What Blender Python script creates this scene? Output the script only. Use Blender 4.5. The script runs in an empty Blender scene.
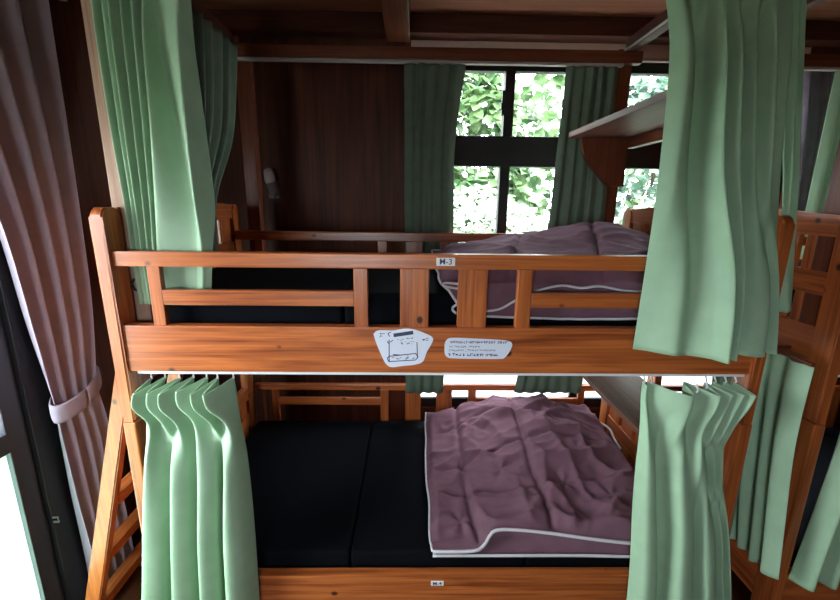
import bpy, bmesh, math, random
from mathutils import Vector, Matrix, noise

random.seed(7)
scene = bpy.context.scene
COL = scene.collection
PI = math.pi

# ------------------------------------------------------------------ camera
F_PX, PITCH, YAW, ROLL = 421.84, 0.23273, 0.01676, 0.01199
fwd = Vector((math.sin(YAW)*math.cos(PITCH), math.cos(YAW)*math.cos(PITCH), -math.sin(PITCH)))
r0 = Vector((math.cos(YAW), -math.sin(YAW), 0)); u0 = r0.cross(fwd)
rr = r0*math.cos(ROLL) + u0*math.sin(ROLL); uu = -r0*math.sin(ROLL) + u0*math.cos(ROLL)
cd = bpy.data.cameras.new('camera'); cam = bpy.data.objects.new('camera', cd); COL.objects.link(cam)
cam.matrix_world = Matrix(((rr.x, uu.x, -fwd.x, -0.0972), (rr.y, uu.y, -fwd.y, -1.2577),
                           (rr.z, uu.z, -fwd.z, 1.70), (0, 0, 0, 1)))
cd.sensor_width = 36; cd.lens = F_PX/840*36; cd.clip_start = 0.02
scene.camera = cam

# ------------------------------------------------------------------ sky, sun, exposure
w = bpy.data.worlds.new('overcast_sky'); scene.world = w; w.use_nodes = True
bg = w.node_tree.nodes['Background']
bg.inputs['Color'].default_value = (0.86, 0.94, 1.0, 1); bg.inputs['Strength'].default_value = 40.0
sd = bpy.data.lights.new('sun', 'SUN'); sun = bpy.data.objects.new('sun', sd); COL.objects.link(sun)
sd.energy = 30.0; sd.angle = math.radians(3); sd.color = (1, 0.97, 0.9)
sun.rotation_euler = Vector((-0.50, 0.16, -0.85)).to_track_quat('-Z', 'Y').to_euler()
sun.location = (3, -3, 8)

def portal(name, loc, rot, sx, sy):
    d = bpy.data.lights.new(name, 'AREA'); d.shape = 'RECTANGLE'; d.size = sx; d.size_y = sy
    d.cycles.is_portal = True
    o = bpy.data.objects.new(name, d); COL.objects.link(o); o.location = loc; o.rotation_euler = rot
portal('door_portal', (-1.56, -0.38, 1.03), (0, -PI/2, 0), 1.94, 1.0)
portal('front_portal', (-0.76, -3.3, 1.42), (PI/2, 0, 0), 1.1, 0.84)
portal('window_portal', (1.0, 1.48, 1.40), (-PI/2, 0, 0), 2.3, 2.1)

vs = scene.view_settings
scene.display_settings.display_device = 'sRGB'
vs.view_transform = 'Standard'; vs.look = 'None'; vs.gamma = 1.0; vs.use_curve_mapping = False
vs.exposure = -0.85
scene.cycles.use_denoising = True
scene.cycles.max_bounces = 10; scene.cycles.diffuse_bounces = 6; scene.cycles.transparent_max_bounces = 16
scene.cycles.sample_clamp_indirect = 6.0

# ------------------------------------------------------------------ materials
def newmat(name):
    m = bpy.data.materials.new(name); m.use_nodes = True
    nt = m.node_tree
    return m, nt, nt.nodes['Principled BSDF']

def ramp(nt, stops):
    r = nt.nodes.new('ShaderNodeValToRGB')
    el = r.color_ramp.elements
    el[0].position, el[0].color = stops[0][0], (*stops[0][1], 1)
    el[1].position, el[1].color = stops[-1][0], (*stops[-1][1], 1)
    for p, c in stops[1:-1]:
        e = el.new(p); e.color = (*c, 1)
    return r

def wood(name, axis, dark, light, rough=0.38, knots=True, scale=1.0, coat=0.0, spec=0.2):
    m, nt, b = newmat(name); N = nt.nodes.new; L = nt.links.new
    tc = N('ShaderNodeTexCoord'); oi = N('ShaderNodeObjectInfo')
    off = N('ShaderNodeVectorMath'); off.operation = 'MULTIPLY_ADD'
    L(oi.outputs['Random'], off.inputs[0]); off.inputs[1].default_value = (17, 23, 31); L(tc.outputs['Object'], off.inputs[2])
    mp = N('ShaderNodeMapping'); s = [22*scale]*3; s[axis] = 1.3*scale
    mp.inputs['Scale'].default_value = s
    L(off.outputs[0], mp.inputs['Vector'])
    n1 = N('ShaderNodeTexNoise'); n1.inputs['Scale'].default_value = 1.6; n1.inputs['Detail'].default_value = 5; n1.inputs['Distortion'].default_value = 0.8
    L(mp.outputs[0], n1.inputs['Vector'])
    mp2 = N('ShaderNodeMapping'); s2 = [140*scale]*3; s2[axis] = 2.5*scale
    mp2.inputs['Scale'].default_value = s2; L(off.outputs[0], mp2.inputs['Vector'])
    n2 = N('ShaderNodeTexNoise'); n2.inputs['Scale'].default_value = 1.0; n2.inputs['Detail'].default_value = 3
    L(mp2.outputs[0], n2.inputs['Vector'])
    mx = N('ShaderNodeMath'); mx.operation = 'MULTIPLY_ADD'; mx.inputs[1].default_value = 0.45
    L(n2.outputs['Fac'], mx.inputs[0]); 
    hf = N('ShaderNodeMath'); hf.operation = 'MULTIPLY_ADD'; hf.inputs[1].default_value = 0.75; hf.inputs[2].default_value = -0.08
    L(n1.outputs['Fac'], hf.inputs[0]); L(hf.outputs[0], mx.inputs[2])
    mid = tuple((a+c)/2 for a, c in zip(dark, light))
    rp = ramp(nt, [(0.34, dark), (0.50, mid), (0.64, light)])
    L(mx.outputs[0], rp.inputs[0])
    colour = rp.outputs[0]
    if knots:
        mk = N('ShaderNodeMapping'); k = [9.0]*3; k[axis] = 7.0; mk.inputs['Scale'].default_value = k
        L(off.outputs[0], mk.inputs['Vector'])
        vo = N('ShaderNodeTexVoronoi'); vo.inputs['Scale'].default_value = 1.0
        L(mk.outputs[0], vo.inputs['Vector'])
        kr = ramp(nt, [(0.075, (0, 0, 0)), (0.12, (1, 1, 1))]); L(vo.outputs['Distance'], kr.inputs[0])
        mc = N('ShaderNodeMix'); mc.data_type = 'RGBA'
        L(kr.outputs[0], mc.inputs[0]); mc.inputs[6].default_value = tuple(d*0.22 for d in dark)+(1,)
        L(colour, mc.inputs[7]); colour = mc.outputs[2]
    L(colour, b.inputs['Base Color'])
    b.inputs['Roughness'].default_value = rough
    b.inputs['Specular IOR Level'].default_value = spec
    b.inputs['Coat Weight'].default_value = coat; b.inputs['Coat Roughness'].default_value = 0.25
    bp = N('ShaderNodeBump'); bp.inputs['Strength'].default_value = 0.12; bp.inputs['Distance'].default_value = 0.002
    L(n2.outputs['Fac'], bp.inputs['Height']); L(bp.outputs[0], b.inputs['Normal'])
    return m

PD, PL = (0.185, 0.038, 0.009), (0.47, 0.128, 0.032)
pine = [wood('varnished_pine_%s' % 'xyz'[a], a, PD, PL, 0.30, True, 1.0, 0.25, 0.4) for a in range(3)]
pale_pine = wood('pale_bare_pine', 2, (0.21, 0.12, 0.08), (0.34, 0.215, 0.155), 0.55)
RD, RL = (0.09, 0.022, 0.010), (0.16, 0.044, 0.019)
redwood = [wood('dark_red_timber_%s' % 'xyz'[a], a, RD, RL, 0.4, False) for a in range(3)]
WD, WL = (0.033, 0.008, 0.004), (0.085, 0.024, 0.011)
panel_wood = wood('dark_panel_timber', 2, WD, WL, 0.55, False, 0.6)
beam_wood = wood('dark_beam_timber', 0, (0.05, 0.014, 0.009), (0.09, 0.028, 0.017), 0.5, False)
ceil_wood = wood('ceiling_board_timber', 0, (0.15, 0.055, 0.030), (0.25, 0.098, 0.056), 0.5, False, 0.7)
floor_wood = wood('floor_board_timber', 1, (0.06, 0.018, 0.009), (0.11, 0.038, 0.018), 0.4, False)
shelf_wood = wood('worn_shelf_timber', 1, (0.07, 0.024, 0.014), (0.14, 0.055, 0.034), 0.45, False)

def plain(name, col, rough=0.5, metal=0.0, spec=0.5):
    m, nt, b = newmat(name)
    b.inputs['Base Color'].default_value = (*col, 1); b.inputs['Roughness'].default_value = rough
    b.inputs['Metallic'].default_value = metal; b.inputs['Specular IOR Level'].default_value = spec
    return m

def cloth(name, col, col2, transl=0.25, weave=900, bump=0.15, sheen=0.0):
    m, nt, b = newmat(name); N = nt.nodes.new; L = nt.links.new
    tc = N('ShaderNodeTexCoord')
    n = N('ShaderNodeTexNoise'); n.inputs['Scale'].default_value = 14; n.inputs['Detail'].default_value = 4
    L(tc.outputs['Object'], n.inputs['Vector'])
    rp = ramp(nt, [(0.35, col2), (0.65, col)]); L(n.outputs['Fac'], rp.inputs[0])
    L(rp.outputs[0], b.inputs['Base Color'])
    b.inputs['Roughness'].default_value = 0.85; b.inputs['Specular IOR Level'].default_value = 0.15
    b.inputs['Sheen Weight'].default_value = sheen
    wv = N('ShaderNodeTexNoise'); wv.inputs['Scale'].default_value = weave; wv.inputs['Detail'].default_value = 1
    L(tc.outputs['Object'], wv.inputs['Vector'])
    bp = N('ShaderNodeBump'); bp.inputs['Strength'].default_value = bump; bp.inputs['Distance'].default_value = 0.001
    L(wv.outputs['Fac'], bp.inputs['Height']); L(bp.outputs[0], b.inputs['Normal'])
    if transl > 0:
        t = N('ShaderNodeBsdfTranslucent'); L(rp.outputs[0], t.inputs['Color'])
        ms = N('ShaderNodeMixShader'); ms.inputs[0].default_value = transl
        L(b.outputs[0], ms.inputs[1]); L(t.outputs[0], ms.inputs[2])
        L(ms.outputs[0], nt.nodes['Material Output'].inputs['Surface'])
    return m

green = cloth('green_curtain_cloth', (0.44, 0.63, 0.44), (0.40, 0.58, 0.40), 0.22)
shaded_green = cloth('shaded_green_curtain_cloth', (0.13, 0.18, 0.13), (0.11, 0.155, 0.11), 0.04)  # darker copy of the green cloth, shade painted into its colour
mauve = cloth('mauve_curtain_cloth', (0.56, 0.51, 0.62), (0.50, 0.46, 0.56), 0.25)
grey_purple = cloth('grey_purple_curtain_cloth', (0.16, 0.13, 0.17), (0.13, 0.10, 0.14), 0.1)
quilt = cloth('plum_quilt_cloth', (0.175, 0.090, 0.120), (0.148, 0.074, 0.100), 0.0, 500, 0.1, 0.0)
nt = quilt.node_tree; N = nt.nodes.new; L = nt.links.new; b = nt.nodes['Principled BSDF']     # fine crumples in the quilt cover
tc = N('ShaderNodeTexCoord'); mp = N('ShaderNodeMapping'); mp.inputs['Scale'].default_value = (9, 15, 12); L(tc.outputs['Object'], mp.inputs['Vector'])
cn = N('ShaderNodeTexNoise'); cn.noise_type = 'RIDGED_MULTIFRACTAL'; cn.inputs['Scale'].default_value = 0.9; cn.inputs['Detail'].default_value = 3; cn.inputs['Distortion'].default_value = 0.6; L(mp.outputs[0], cn.inputs['Vector'])
cb = N('ShaderNodeBump'); cb.inputs['Strength'].default_value = 0.35; cb.inputs['Distance'].default_value = 0.012; cb.invert = True; L(cn.outputs['Fac'], cb.inputs['Height'])
L(b.inputs['Normal'].links[0].from_socket, cb.inputs['Normal']); L(cb.outputs[0], b.inputs['Normal'])
b.inputs['Roughness'].default_value = 0.8; b.inputs['Specular IOR Level'].default_value = 0.1
black_cloth = cloth('black_mattress_cloth', (0.0040, 0.0046, 0.0068), (0.0030, 0.0035, 0.005), 0.0, 600, 0.3)
black_cloth.node_tree.nodes['Principled BSDF'].inputs['Specular IOR Level'].default_value = 0.04
white_tape = cloth('white_piping_tape', (0.62, 0.60, 0.64), (0.55, 0.53, 0.57), 0.0)
white_plastic = plain('white_plastic', (0.75, 0.75, 0.76), 0.4)
paper = plain('white_laminated_paper', (0.66, 0.70, 0.82), 0.35)
ink = plain('dark_blue_ink', (0.03, 0.04, 0.09), 0.6)
pale_ink = plain('pale_blue_ink', (0.30, 0.42, 0.62), 0.6)
dark_frame = plain('black_window_frame', (0.010, 0.009, 0.011), 0.5, 0, 0.3)
alu_dark = plain('dark_bronze_aluminium', (0.045, 0.048, 0.060), 0.35, 0.5)
steel = plain('brushed_steel', (0.55, 0.55, 0.56), 0.3, 1.0)
plaster = plain('pinkish_plaster', (0.72, 0.54, 0.48), 0.8)
room_plaster = plain('dim_room_plaster', (0.12, 0.075, 0.05), 0.8)
dull_white = plain('aged_grey_plastic', (0.42, 0.39, 0.38), 0.5)
rubber = plain('black_rubber', (0.012, 0.012, 0.012), 0.7)
gravel_m, nt, b = newmat('pale_gravel')
n = nt.nodes.new('ShaderNodeTexNoise'); n.inputs['Scale'].default_value = 30
rp = ramp(nt, [(0.3, (0.30, 0.30, 0.27)), (0.7, (0.5, 0.5, 0.46))]); nt.links.new(n.outputs['Fac'], rp.inputs[0]); nt.links.new(rp.outputs[0], b.inputs['Base Color'])

def glass(name, rough=None, tint=(1, 1, 1), body=(0.60, 0.92, 0.66, 1)):
    m, nt, b = newmat(name); N = nt.nodes.new; L = nt.links.new
    nt.nodes.remove(b); out = nt.nodes['Material Output']
    t = N('ShaderNodeBsdfTransparent'); t.inputs['Color'].default_value = (*tint, 1)
    g = N('ShaderNodeBsdfGlossy'); g.inputs['Roughness'].default_value = 0.02
    lw = N('ShaderNodeLayerWeight'); pw = N('ShaderNodeMath'); pw.operation = 'POWER'; pw.inputs[1].default_value = 5
    L(lw.outputs['Facing'], pw.inputs[0]); fr = N('ShaderNodeMath'); fr.operation = 'MULTIPLY_ADD'; fr.inputs[1].default_value = 0.35; fr.inputs[2].default_value = 0.03; L(pw.outputs[0], fr.inputs[0])
    m1 = N('ShaderNodeMixShader'); L(fr.outputs[0], m1.inputs[0]); L(t.outputs[0], m1.inputs[1]); L(g.outputs[0], m1.inputs[2])
    if rough:
        tl = N('ShaderNodeBsdfTranslucent'); tl.inputs['Color'].default_value = body
        vo = N('ShaderNodeTexVoronoi'); vo.inputs['Scale'].default_value = 90
        tc = N('ShaderNodeTexCoord'); L(tc.outputs['Object'], vo.inputs['Vector'])
        bp = N('ShaderNodeBump'); bp.inputs['Strength'].default_value = 0.6; L(vo.outputs['Distance'], bp.inputs['Height']); L(bp.outputs[0], tl.inputs['Normal'])
        m2 = N('ShaderNodeMixShader'); m2.inputs[0].default_value = rough
        L(m1.outputs[0], m2.inputs[1]); L(tl.outputs[0], m2.inputs[2]); L(m2.outputs[0], out.inputs['Surface'])
    else:
        L(m1.outputs[0], out.inputs['Surface'])
    return m
clear_glass = glass('clear_glass')
frosted = glass('frosted_glass', 0.45)
white_frosted = glass('white_frosted_glass', 0.7, (0.95, 1, 1), (0.92, 0.95, 0.95, 1))

leaf_ms = []
for i, (c1, c2) in enumerate([((0.035, 0.095, 0.03), (0.15, 0.24, 0.10)), ((0.045, 0.11, 0.07), (0.20, 0.29, 0.22)), ((0.26, 0.36, 0.25), (0.68, 0.73, 0.64))]):  # third pair is paler: strong sunlight painted into the leaf colour
    m, nt, b = newmat('leaf_green_%s' % 'abc'[i]); N = nt.nodes.new; L = nt.links.new
    tc = N('ShaderNodeTexCoord'); n = N('ShaderNodeTexNoise'); n.inputs['Scale'].default_value = 6; n.inputs['Detail'].default_value = 3
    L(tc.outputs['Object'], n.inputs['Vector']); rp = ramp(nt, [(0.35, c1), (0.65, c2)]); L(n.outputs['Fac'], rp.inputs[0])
    L(rp.outputs[0], b.inputs['Base Color']); b.inputs['Roughness'].default_value = 0.35
    t = N('ShaderNodeBsdfTranslucent'); L(rp.outputs[0], t.inputs['Color'])
    ms = N('ShaderNodeMixShader'); ms.inputs[0].default_value = 0.3
    L(b.outputs[0], ms.inputs[1]); L(t.outputs[0], ms.inputs[2]); L(ms.outputs[0], nt.nodes['Material Output'].inputs['Surface'])
    leaf_ms.append(m)
bark = plain('brown_bark', (0.10, 0.07, 0.05), 0.9)

# ------------------------------------------------------------------ mesh helpers
def obj(name, bm, mats, parent=None, smooth=False, loc=None):
    """link a bmesh as one object; its origin is moved to the mesh's centre-bottom"""
    me = bpy.data.meshes.new(name)
    xs = [v.co for v in bm.verts]
    if loc is None:
        lo = Vector([min(c[i] for c in xs) for i in range(3)]); hi = Vector([max(c[i] for c in xs) for i in range(3)])
        loc = Vector(((lo.x+hi.x)/2, (lo.y+hi.y)/2, lo.z))
    bmesh.ops.translate(bm, verts=bm.verts, vec=-loc)
    bmesh.ops.recalc_face_normals(bm, faces=bm.faces)
    bm.to_mesh(me); bm.free()
    for m in (mats if isinstance(mats, (list, tuple)) else [mats]): me.materials.append(m)
    if smooth:
        for p in me.polygons: p.use_smooth = True
    o = bpy.data.objects.new(name, me); COL.objects.link(o)
    if parent is not None:
        o.parent = parent
        q = parent; base = Vector((0, 0, 0))
        while q is not None: base += q.location; q = q.parent
        o.location = loc - base
    else:
        o.location = loc
    return o

def thing(name, label, cat, loc=(0, 0, 0), group=None):
    o = bpy.data.objects.new(name, None); COL.objects.link(o); o.location = loc
    o.empty_display_size = 0.1
    o['label'] = label; o['category'] = cat
    if group: o['group'] = group
    return o

def tag(o, label, cat, group=None):
    o['label'] = label; o['category'] = cat
    if group: o['group'] = group
    return o

def struct(o): o['kind'] = 'structure'; return o

def box(bm, x0, x1, y0, y1, z0, z1, bev=0.004, seg=2):
    r = bmesh.ops.create_cube(bm, size=1)
    vs_ = r['verts']
    for v in vs_:
        v.co = Vector((x0 if v.co.x < 0 else x1, y0 if v.co.y < 0 else y1, z0 if v.co.z < 0 else z1))
    if bev > 0:
        es = list({e for v in vs_ for e in v.link_edges})
        bmesh.ops.bevel(bm, geom=es, offset=bev, segments=seg, affect='EDGES', profile=0.6)
    return bm

def board(name, x0, x1, y0, y1, z0, z1, mat, parent=None, bev=0.004, seg=2):
    bm = bmesh.new(); box(bm, x0, x1, y0, y1, z0, z1, bev, seg)
    return obj(name, bm, mat, parent)

def prism(bm, pts, axis, a0, a1):
    """extrude a 2-D outline along an axis; pts are the two other coords in axis order"""
    def P(p, a):
        c = [0, 0, 0]; o_ = [i for i in range(3) if i != axis]
        c[o_[0]], c[o_[1]], c[axis] = p[0], p[1], a
        return c
    A = [bm.verts.new(P(p, a0)) for p in pts]; B = [bm.verts.new(P(p, a1)) for p in pts]
    bm.faces.new(A); bm.faces.new(B[::-1])
    n_ = len(pts)
    for i in range(n_):
        bm.faces.new((A[i], B[i], B[(i+1) % n_], A[(i+1) % n_]))

def tube(bm, pts, r, seg=8, cap=True):
    pts = [Vector(p) for p in pts]; rings = []
    up = Vector((0, 0, 1))
    for i, p in enumerate(pts):
        d = (pts[min(i+1, len(pts)-1)] - pts[max(i-1, 0)]).normalized()
        a = d.cross(up)
        if a.length < 1e-3: a = d.cross(Vector((1, 0, 0)))
        a.normalize(); c = a.cross(d).normalized()
        rad = r[i] if isinstance(r, (list, tuple)) else r
        rings.append([bm.verts.new(p + (a*math.cos(2*PI*k/seg) + c*math.sin(2*PI*k/seg))*rad) for k in range(seg)])
    for i in range(len(rings)-1):
        for k in range(seg):
            bm.faces.new((rings[i][k], rings[i][(k+1) % seg], rings[i+1][(k+1) % seg], rings[i+1][k]))
    if cap:
        bm.faces.new(rings[0][::-1]); bm.faces.new(rings[-1])

def catmull(pts, n):
    """n samples along a smooth curve through pts (tuples of any length)"""
    m = len(pts)
    out = []
    for i in range(n):
        t = i/(n-1)*(m-1); k = min(int(t), m-2); f = t-k
        p0, p1, p2, p3 = pts[max(k-1, 0)], pts[k], pts[k+1], pts[min(k+2, m-1)]
        out.append(tuple(0.5*((2*b_) + (-a_+c_)*f + (2*a_-5*b_+4*c_-d_)*f*f + (-a_+3*b_-3*c_+d_)*f**3)
                         for a_, b_, c_, d_ in zip(p0, p1, p2, p3)))
    return out

def sm(a, b_, x):
    t = min(1, max(0, (x-a)/(b_-a))); return t*t*(3-2*t)

def cloth_grid(name, rows, mat, parent=None, thick=0.0016, smooth=True):
    """rows: list of rows of points -> a cloth mesh with real thickness"""
    bm = bmesh.new(); bm_rows = [[bm.verts.new(p) for p in r] for r in rows]
    for i in range(len(rows)-1):
        for k in range(len(rows[0])-1):
            bm.faces.new((bm_rows[i][k], bm_rows[i][k+1], bm_rows[i+1][k+1], bm_rows[i+1][k]))
    o = obj(name, bm, mat, parent, smooth)
    md = o.modifiers.new('thickness', 'SOLIDIFY'); md.thickness = thick; md.offset = 0
    return o

# ------------------------------------------------------------------ the room
X0, X1, Y0, Y1, ZC = -1.46, 4.2, -3.2, 1.30, 2.64
bm = bmesh.new(); box(bm, X0-0.15, X1+0.1, Y0-0.1, Y1+0.12, -0.08, 0.0, 0)
struct(obj('floor', bm, floor_wood))
bm = bmesh.new(); box(bm, X0-0.4, X1+0.3, Y0-0.3, Y1+0.25, ZC, ZC+0.12, 0)
struct(obj('ceiling', bm, ceil_wood))
# left wall: solid beside the bed, glass door toward the camera
bm = bmesh.new()
box(bm, X0-0.1, X0, 0.30, Y1+0.1, 0, ZC, 0)
box(bm, X0-0.1, X0, Y0, 0.30, 2.0, ZC, 0)
box(bm, X0-0.1, X0, Y0, -0.88, 0, 2.0, 0)
struct(obj('wall_left', bm, panel_wood))
bm = bmesh.new()
box(bm, X0-0.1, -0.12, Y1, Y1+0.1, 0, ZC, 0)
box(bm, 2.1, X1, Y1, Y1+0.1, 0, ZC, 0)
box(bm, -0.12, 2.1, Y1, Y1+0.1, 0, 0.36, 0)
struct(obj('wall_back', bm, panel_wood))
bm = bmesh.new(); box(bm, X1, X1+0.1, Y0, Y1+0.1, 0, ZC, 0); struct(obj('wall_right', bm, room_plaster))
bm = bmesh.new()
box(bm, X0-0.1, -1.3, Y0-0.1, Y0, 0, ZC, 0); box(bm, -0.2, X1+0.1, Y0-0.1, Y0, 0, ZC, 0)
box(bm, -1.3, -0.2, Y0-0.1, Y0, 0, 1.0, 0); box(bm, -1.3, -0.2, Y0-0.1, Y0, 1.85, ZC, 0)
struct(obj('wall_front', bm, room_plaster))
# plaster strip over the windows, dark header beam, joist, panel battens
bm = bmesh.new(); box(bm, -0.12, 2.1, Y1+0.01, Y1+0.09, 2.46, ZC, 0); struct(obj('trim_1', bm, plaster))
bm = bmesh.new(); box(bm, X0, X1, Y1-0.10, Y1+0.012, 2.548, ZC, 0.004); struct(obj('trim_2', bm, beam_wood))
bm = bmesh.new(); box(bm, -0.245, -0.125, -3.1, Y1-0.10, 2.50, ZC, 0.006); struct(obj('trim_3', bm, redwood[1]))
for k, xx in enumerate((-1.06, -0.135)):
    bm = bmesh.new(); box(bm, xx-0.012, xx+0.012, Y1-0.012, Y1, 0, 2.548, 0.003); struct(obj('trim_%d' % (k+4), bm, redwood[2]))

# back windows: transom lights over tall sashes over fixed low panes
def window(idx, xa, xb, xm):
    e = bpy.data.objects.new('window_%d' % idx, None); COL.objects.link(e); e.location = ((xa+xb)/2, Y1+0.05, 0.36); struct(e)
    ya, yb = Y1+0.02, Y1+0.07
    bm = bmesh.new()
    box(bm, xa, xb, ya, yb, 2.405, 2.46, 0.003); box(bm, xa, xb, ya-0.02, yb, 1.895, 2.062, 0.004)
    box(bm, xa, xb, ya, yb, 0.90, 1.06, 0.003); box(bm, xa, xb, ya, yb, 0.36, 0.42, 0.003)
    box(bm, xa, xa+0.04, ya, yb, 0.42, 2.41, 0.003); box(bm, xb-0.04, xb, ya, yb, 0.42, 2.41, 0.003)
    obj('window_frame', bm, dark_frame, e)
    bm = bmesh.new()
    box(bm, xm-0.028, xm+0.028, ya-0.01, yb, 2.06, 2.41, 0.003); box(bm, xm-0.033, xm+0.025, ya-0.01, yb, 1.06, 1.90, 0.003)
    obj('mullion', bm, dark_frame, e)
    for (a, c) in ((xa+0.04, xm-0.028), (xm+0.028, xb-0.04)):
        for (z0, z1) in ((2.062, 2.405), (1.06, 1.895)):
            board('pane', a, c, ya+0.02, ya+0.025, z0, z1, clear_glass, e, 0)
    board('pane', xa+0.04, xb-0.04, ya+0.02, ya+0.025, 0.42, 0.90, white_frosted, e, 0)
    bm = bmesh.new(); box(bm, xm-0.045, xm-0.030, ya-0.03, ya-0.008, 2.17, 2.30, 0.003); box(bm, xm-0.050, xm-0.022, ya-0.035, ya-0.008, 2.20, 2.235, 0.004)
    obj('latch', bm, dark_frame, e)
window(1, -0.12, 0.99, 0.437)
window(2, 0.99, 2.10, 1.545)

# unseen window behind the camera, added for frontal fill light
e = bpy.data.objects.new('window_3', None); COL.objects.link(e); e.location = (-0.75, Y0-0.05, 1.0); struct(e)
bm = bmesh.new()
for a in (-1.3, -0.24): box(bm, a, a+0.04, Y0-0.08, Y0-0.03, 1.0, 1.85, 0.003)
box(bm, -1.26, -0.24, Y0-0.08, Y0-0.03, 1.0, 1.04, 0.003); box(bm, -1.26, -0.24, Y0-0.08, Y0-0.03, 1.81, 1.85, 0.003)
obj('window_frame', bm, dark_frame, e)
board('pane', -1.26, -0.24, Y0-0.056, Y0-0.052, 1.04, 1.81, clear_glass, e, 0)

# glass door on the left
def glass_door():
    e = bpy.data.objects.new('door_1', None); COL.objects.link(e); e.location = (X0-0.05, -0.72, 0); struct(e)
    bm = bmesh.new()
    box(bm, X0-0.08, X0+0.012, 0.118, 0.30, 0, 2.0, 0.003); box(bm, X0-0.08, X0-0.02, -0.88, 0.12, 1.96, 2.0, 0.003)
    box(bm, X0-0.08, X0+0.005, -0.88, 0.12, 0.0, 0.03, 0.003)
    obj('door_frame', bm, dark_frame, e)
    ys = [-0.88, 0.115]
    for i in range(1):
        a, c = ys[i], ys[i+1]
        bm = bmesh.new()
        xa, xb = (X0-0.045, X0-0.005) if i == 0 else (X0-0.09, X0-0.05)
        box(bm, xa, xb, a, a+0.055, 0.03, 1.96, 0.003); box(bm, xa, xb, c-0.075, c, 0.03, 1.96, 0.003)
        box(bm, xa, xb, a+0.05, c-0.07, 0.03, 0.13, 0.003); box(bm, xa, xb, a+0.05, c-0.07, 1.89, 1.96, 0.003)
        box(bm, xa, xb, a+0.05, c-0.07, 0.845, 0.915, 0.003)
        sash = obj('sash', bm, alu_dark, e)
        xm = (xa+xb)/2
        board('pane', xm-0.003, xm+0.003, a+0.05, c-0.07, 0.12, 0.85, frosted, sash, 0)
        board('pane', xm-0.003, xm+0.003, a+0.05, c-0.07, 0.91, 1.90, clear_glass, sash, 0)
    bm = bmesh.new(); tube(bm, [(X0+0.012, 0.12, 0.50), (X0+0.03, 0.12, 0.50), (X0+0.03, 0.12, 0.52), (X0+0.012, 0.12, 0.52)], 0.004, 6)
    obj('latch', bm, steel, e)
glass_door()

# ------------------------------------------------------------------ outdoors
bm = bmesh.new(); box(bm, -30, 30, -30, 30, -0.45, -0.30, 0)
struct(obj('ground', bm, gravel_m))
def shrub(cx, cy, cz, rx, ry, rz, n_, size, mi, label, seed):
    rd = random.Random(seed)
    t = thing('garden_shrub', label, 'shrub', (cx, cy, -0.30), 'shrubs outside the windows')
    bm = bmesh.new()
    for i in range(n_):
        while True:
            p = Vector((rd.uniform(-1, 1), rd.uniform(-1, 1), rd.uniform(-1, 1)))
            if 0.35 < p.length < 1: break
        p = p.normalized()*(p.length**0.4)
        c = Vector((cx+p.x*rx, cy+p.y*ry, cz+p.z*rz))
        c += 0.12*noise.noise_vector(c*2.2)
        d = Vector((rd.uniform(-1, 1), rd.uniform(-1, 0.6), rd.uniform(-0.9, 0.3))).normalized()
        nrm = (Vector((rd.uniform(-0.6, 0.6), -0.5, 0.9)) + p*0.4).normalized()
        s = d.cross(nrm).normalized(); L_ = size*rd.uniform(0.6, 1.35); W_ = L_*rd.uniform(0.32, 0.45)
        nn = s.cross(d)
        q = [c, c+d*L_*0.35+s*W_+nn*L_*0.06, c+d*L_*0.7+s*W_*0.7+nn*L_*0.03, c+d*L_-nn*L_*0.1, c+d*L_*0.7-s*W_*0.7+nn*L_*0.03, c+d*L_*0.35-s*W_+nn*L_*0.06]
        v = [bm.verts.new(k) for k in q]; mid = bm.verts.new(c+d*L_*0.5-nn*L_*0.03)
        for k in range(6): bm.faces.new((v[k], v[(k+1) % 6], mid))
    obj('foliage', bm, leaf_ms[mi], t, True)
    bm = bmesh.new()
    for k in range(5):
        a = rd.uniform(0, 2*PI); e_ = Vector((cx+math.cos(a)*rx*0.5, cy+math.sin(a)*ry*0.5, cz+rz*0.3))
        b0 = Vector((cx+math.cos(a)*0.08, cy+math.sin(a)*0.08, -0.30))
        tube(bm, [b0, b0.lerp(e_, 0.5)+Vector((0, 0, 0.15)), e_], [0.03, 0.02, 0.008], 6)
    obj('stem', bm, bark, t)
    return t

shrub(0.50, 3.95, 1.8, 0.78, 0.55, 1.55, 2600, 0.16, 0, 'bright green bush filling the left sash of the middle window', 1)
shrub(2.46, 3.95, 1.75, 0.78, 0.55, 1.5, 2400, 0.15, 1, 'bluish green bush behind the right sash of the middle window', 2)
shrub(4.3, 3.95, 1.9, 0.82, 0.55, 1.6, 2000, 0.15, 1, 'bluish green bush seen beside the shelf at the right window', 3)
shrub(0.55, 2.75, 1.12, 0.85, 0.38, 0.66, 2600, 0.085, 2, 'bush low in front of the middle window, sunlight painted into its pale leaves', 4)
shrub(2.45, 2.75, 1.15, 0.85, 0.38, 0.66, 2200, 0.085, 2, 'bush beyond the right end of the bunk bed, sunlight painted into its pale leaves', 5)
shrub(-1.3, 6.2, 2.3, 2.0, 0.9, 2.5, 2600, 0.24, 0, 'tall green tree mass far behind the left bush', 6)
shrub(3.2, 6.2, 2.4, 2.1, 0.9, 2.6, 2600, 0.24, 0, 'tall green tree mass far behind the right bushes', 7)
shrub(-4.6, -0.6, 0.2, 0.6, 2.0, 0.6, 2200, 0.14, 0, 'low green hedge outside the glass door on the left', 8)

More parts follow.
